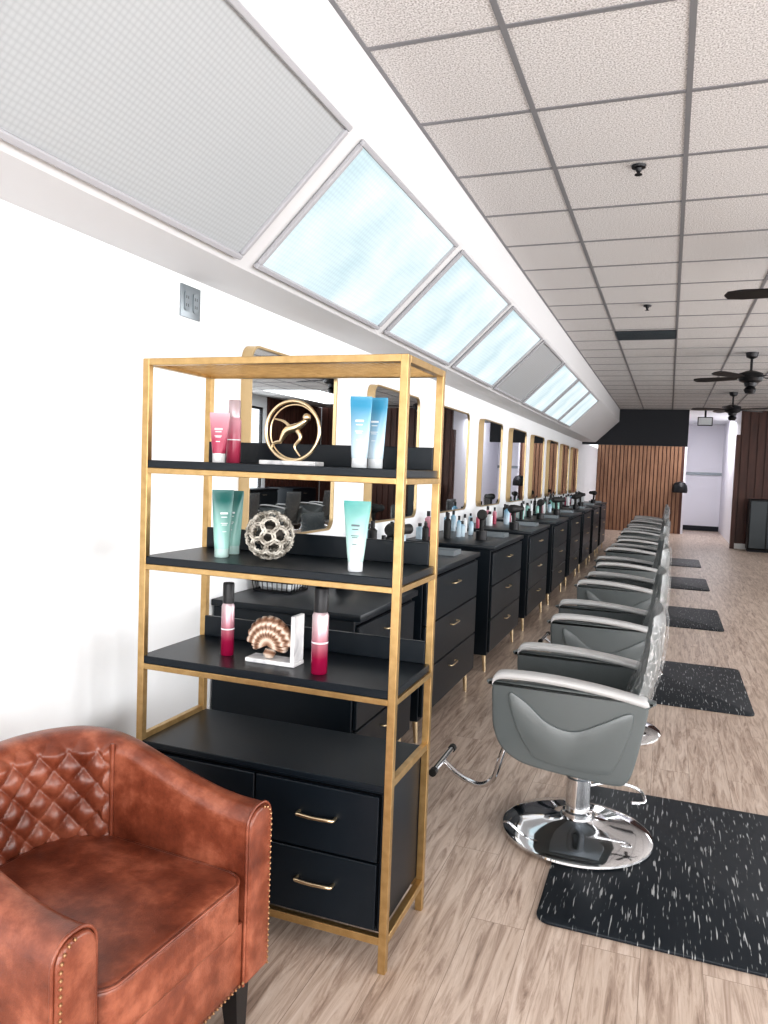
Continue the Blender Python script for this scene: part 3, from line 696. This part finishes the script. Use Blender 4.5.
def cushion(name,x0,x1,hw,z0,z1,rc,rv,parent):
    bm=bmesh.new(); w=x1-x0
    pl=[]
    for p_ in rrect(w,2*hw,rc,8): 
        x=p_[0]; 
        if x>0: x+=.018*(1-(p_[1]/hw)**2)*(x/(w/2))
        pl.append((x+(x0+x1)/2,p_[1]))
    cx=(x0+x1)/2
    levels=[]; 
    for k in range(7): a=math.pi/2*k/6; levels.append((rv*(1-math.sin(a)),z0+rv*(1-math.cos(a))))
    for k in range(7): a=math.pi/2*k/6; levels.append((rv*(1-math.cos(a)),z1-rv+rv*math.sin(a)))
    for s_,dz_ in ((.7,.006),(.4,.012),(.15,.015)): levels.append((('s',s_),z1+dz_))
    rg=[]
    for o_,z in levels:
        r=[]
        for x,y in pl:
            if isinstance(o_,tuple): r.append(bm.verts.new((cx+(x-cx)*o_[1]*.97,y*o_[1]*.97,z)))
            else:
                L_=math.hypot(x-cx,y); k_=1-o_/max(L_,.05); r.append(bm.verts.new((cx+(x-cx)*k_,y*k_,z)))
        rg.append(r)
    N_=len(pl)
    for a_,b_ in zip(rg,rg[1:]):
        for q in range(N_): bm.faces.new((a_[q],a_[(q+1)%N_],b_[(q+1)%N_],b_[q]))
    bm.faces.new(rg[0]); bm.faces.new(rg[-1])
    fin(name,bm,'leather',parent,angle=60)
    return pl
pl=cushion("seat_cushion",-.235,.335,HW-T-.002,.335,.465,.05,.02,e)
tube("cushion_piping",[(x*.995,y*.99,.458) for x,y in pl],.004,'leather',e,True,8)
box("seat_front_apron",(-.20,-(HW-T)+.001,ZB),(XF-.002,HW-T-.001,.34),'leather',e,.006,2)
k=0
for sx,sy in ((XF-.06,HW-.06),(XF-.06,-HW+.06),(-.25,.2),(-.25,-.2)):
    k+=1; bm=bmesh.new()
    a=.030; b_=.018; A=[bm.verts.new((sx+dx*a,sy+dy*a,ZB+.002)) for dx,dy in ((-1,-1),(1,-1),(1,1),(-1,1))]; ox=.012 if sx>0 else -.02
    B=[bm.verts.new((sx+ox+dx*b_,sy+dy*b_,0)) for dx,dy in ((-1,-1),(1,-1),(1,1),(-1,1))]
    bm.faces.new(A); bm.faces.new(B)
    for i in range(4): bm.faces.new((A[i],A[(i+1)%4],B[(i+1)%4],B[i]))
    fin("leg_%d"%k,bm,'legblack',e,smooth=False)

e=empty("storage_cabinet",(1.98,YB+.1,0)); box("body",(-.35,-.2,.04),(.35,.2,1.12),'blackmetal',e,.02); box("plinth",(-.33,-.18,0),(.33,.18,.04),'dark',e)
boxes("door_panels",[((-.32,-.215,.08),(-.01,-.2,1.08)),((.01,-.215,.08),(.32,-.2,1.08))],'slate',e,.004)
e=empty("wall_mounted_hair_dryer",(.28,21.95,1.12)); lathe("hood",[(.19,0),(.2,.07),(.18,.19),(.12,.27),(0,.30)],'blackmetal',e,(0,-.24,0)); box("arm",(-.02,-.2,.12),(.02,.02,.16),'blackmetal',e,.004)

# ------------------------------------------------------------ light
w=bpy.data.worlds.new("World"); S.world=w; w.use_nodes=True; bg=w.node_tree.nodes["Background"]; bg.inputs[0].default_value=(.93,.96,1,1); bg.inputs[1].default_value=1.6
def area(name,loc,target,sx,sy,power,col=(1,1,1)):
    l=bpy.data.lights.new(name,'AREA'); l.shape='RECTANGLE'; l.size=sx; l.size_y=sy; l.energy=power; l.color=col
    o=bpy.data.objects.new(name,l); COL.objects.link(o); o.location=loc; d=Vector(target)-Vector(loc); o.rotation_euler=d.to_track_quat('-Z','Z').to_euler(); return o
area("window_light_front",(0,Y0-.3,1.6),(0,3,1.35),3.0,2.3,130,(1,.985,.975))
area("window_light_front.001",(3.1,Y0-.3,1.6),(3.1,3,1.5),2.9,2.3,95,(1,.985,.975))
for i,(a,bb) in enumerate(wins):
    yc=(a+bb)/2
    area("window_light_side",(XR+.4,yc,1.45),(0,yc,1.6),2.4,2.5,105 if i<5 else 60,(1,.985,.98))
area("hall_fill",(.9,21,3.0),(.9,21.3,0),.8,2.5,60,(.97,.96,1))  # added fill that brightens the hallway, stands for no fixture
area("far_room_fill",(3.4,15,2.95),(3.4,15,0),1.2,3,40)  # fill added below the ceiling for the far end, no lamp hangs here

F_=760.0
Yc=Vector((285,34,-F_)).normalized(); Zc=Vector((487,12900,F_)); Zc=(Zc-Zc.dot(Yc)*Yc).normalized(); Xc=Yc.cross(Zc)
cd=bpy.data.cameras.new("camera"); cam=bpy.data.objects.new("camera",cd); COL.objects.link(cam)
cd.sensor_fit='HORIZONTAL'; cd.sensor_width=36; cd.lens=36*F_/768; cd.clip_start=.05
cam.matrix_world=Matrix.Translation((0,0,1.5))@Matrix((Xc,Yc,Zc)).to_4x4()
S.camera=cam
S.view_settings.view_transform='Standard'; S.view_settings.exposure=.25
for lk in ('Medium High Contrast','Standard - Medium High Contrast'):
    try:
        S.view_settings.look=lk; break
    except Exception as ex: pass
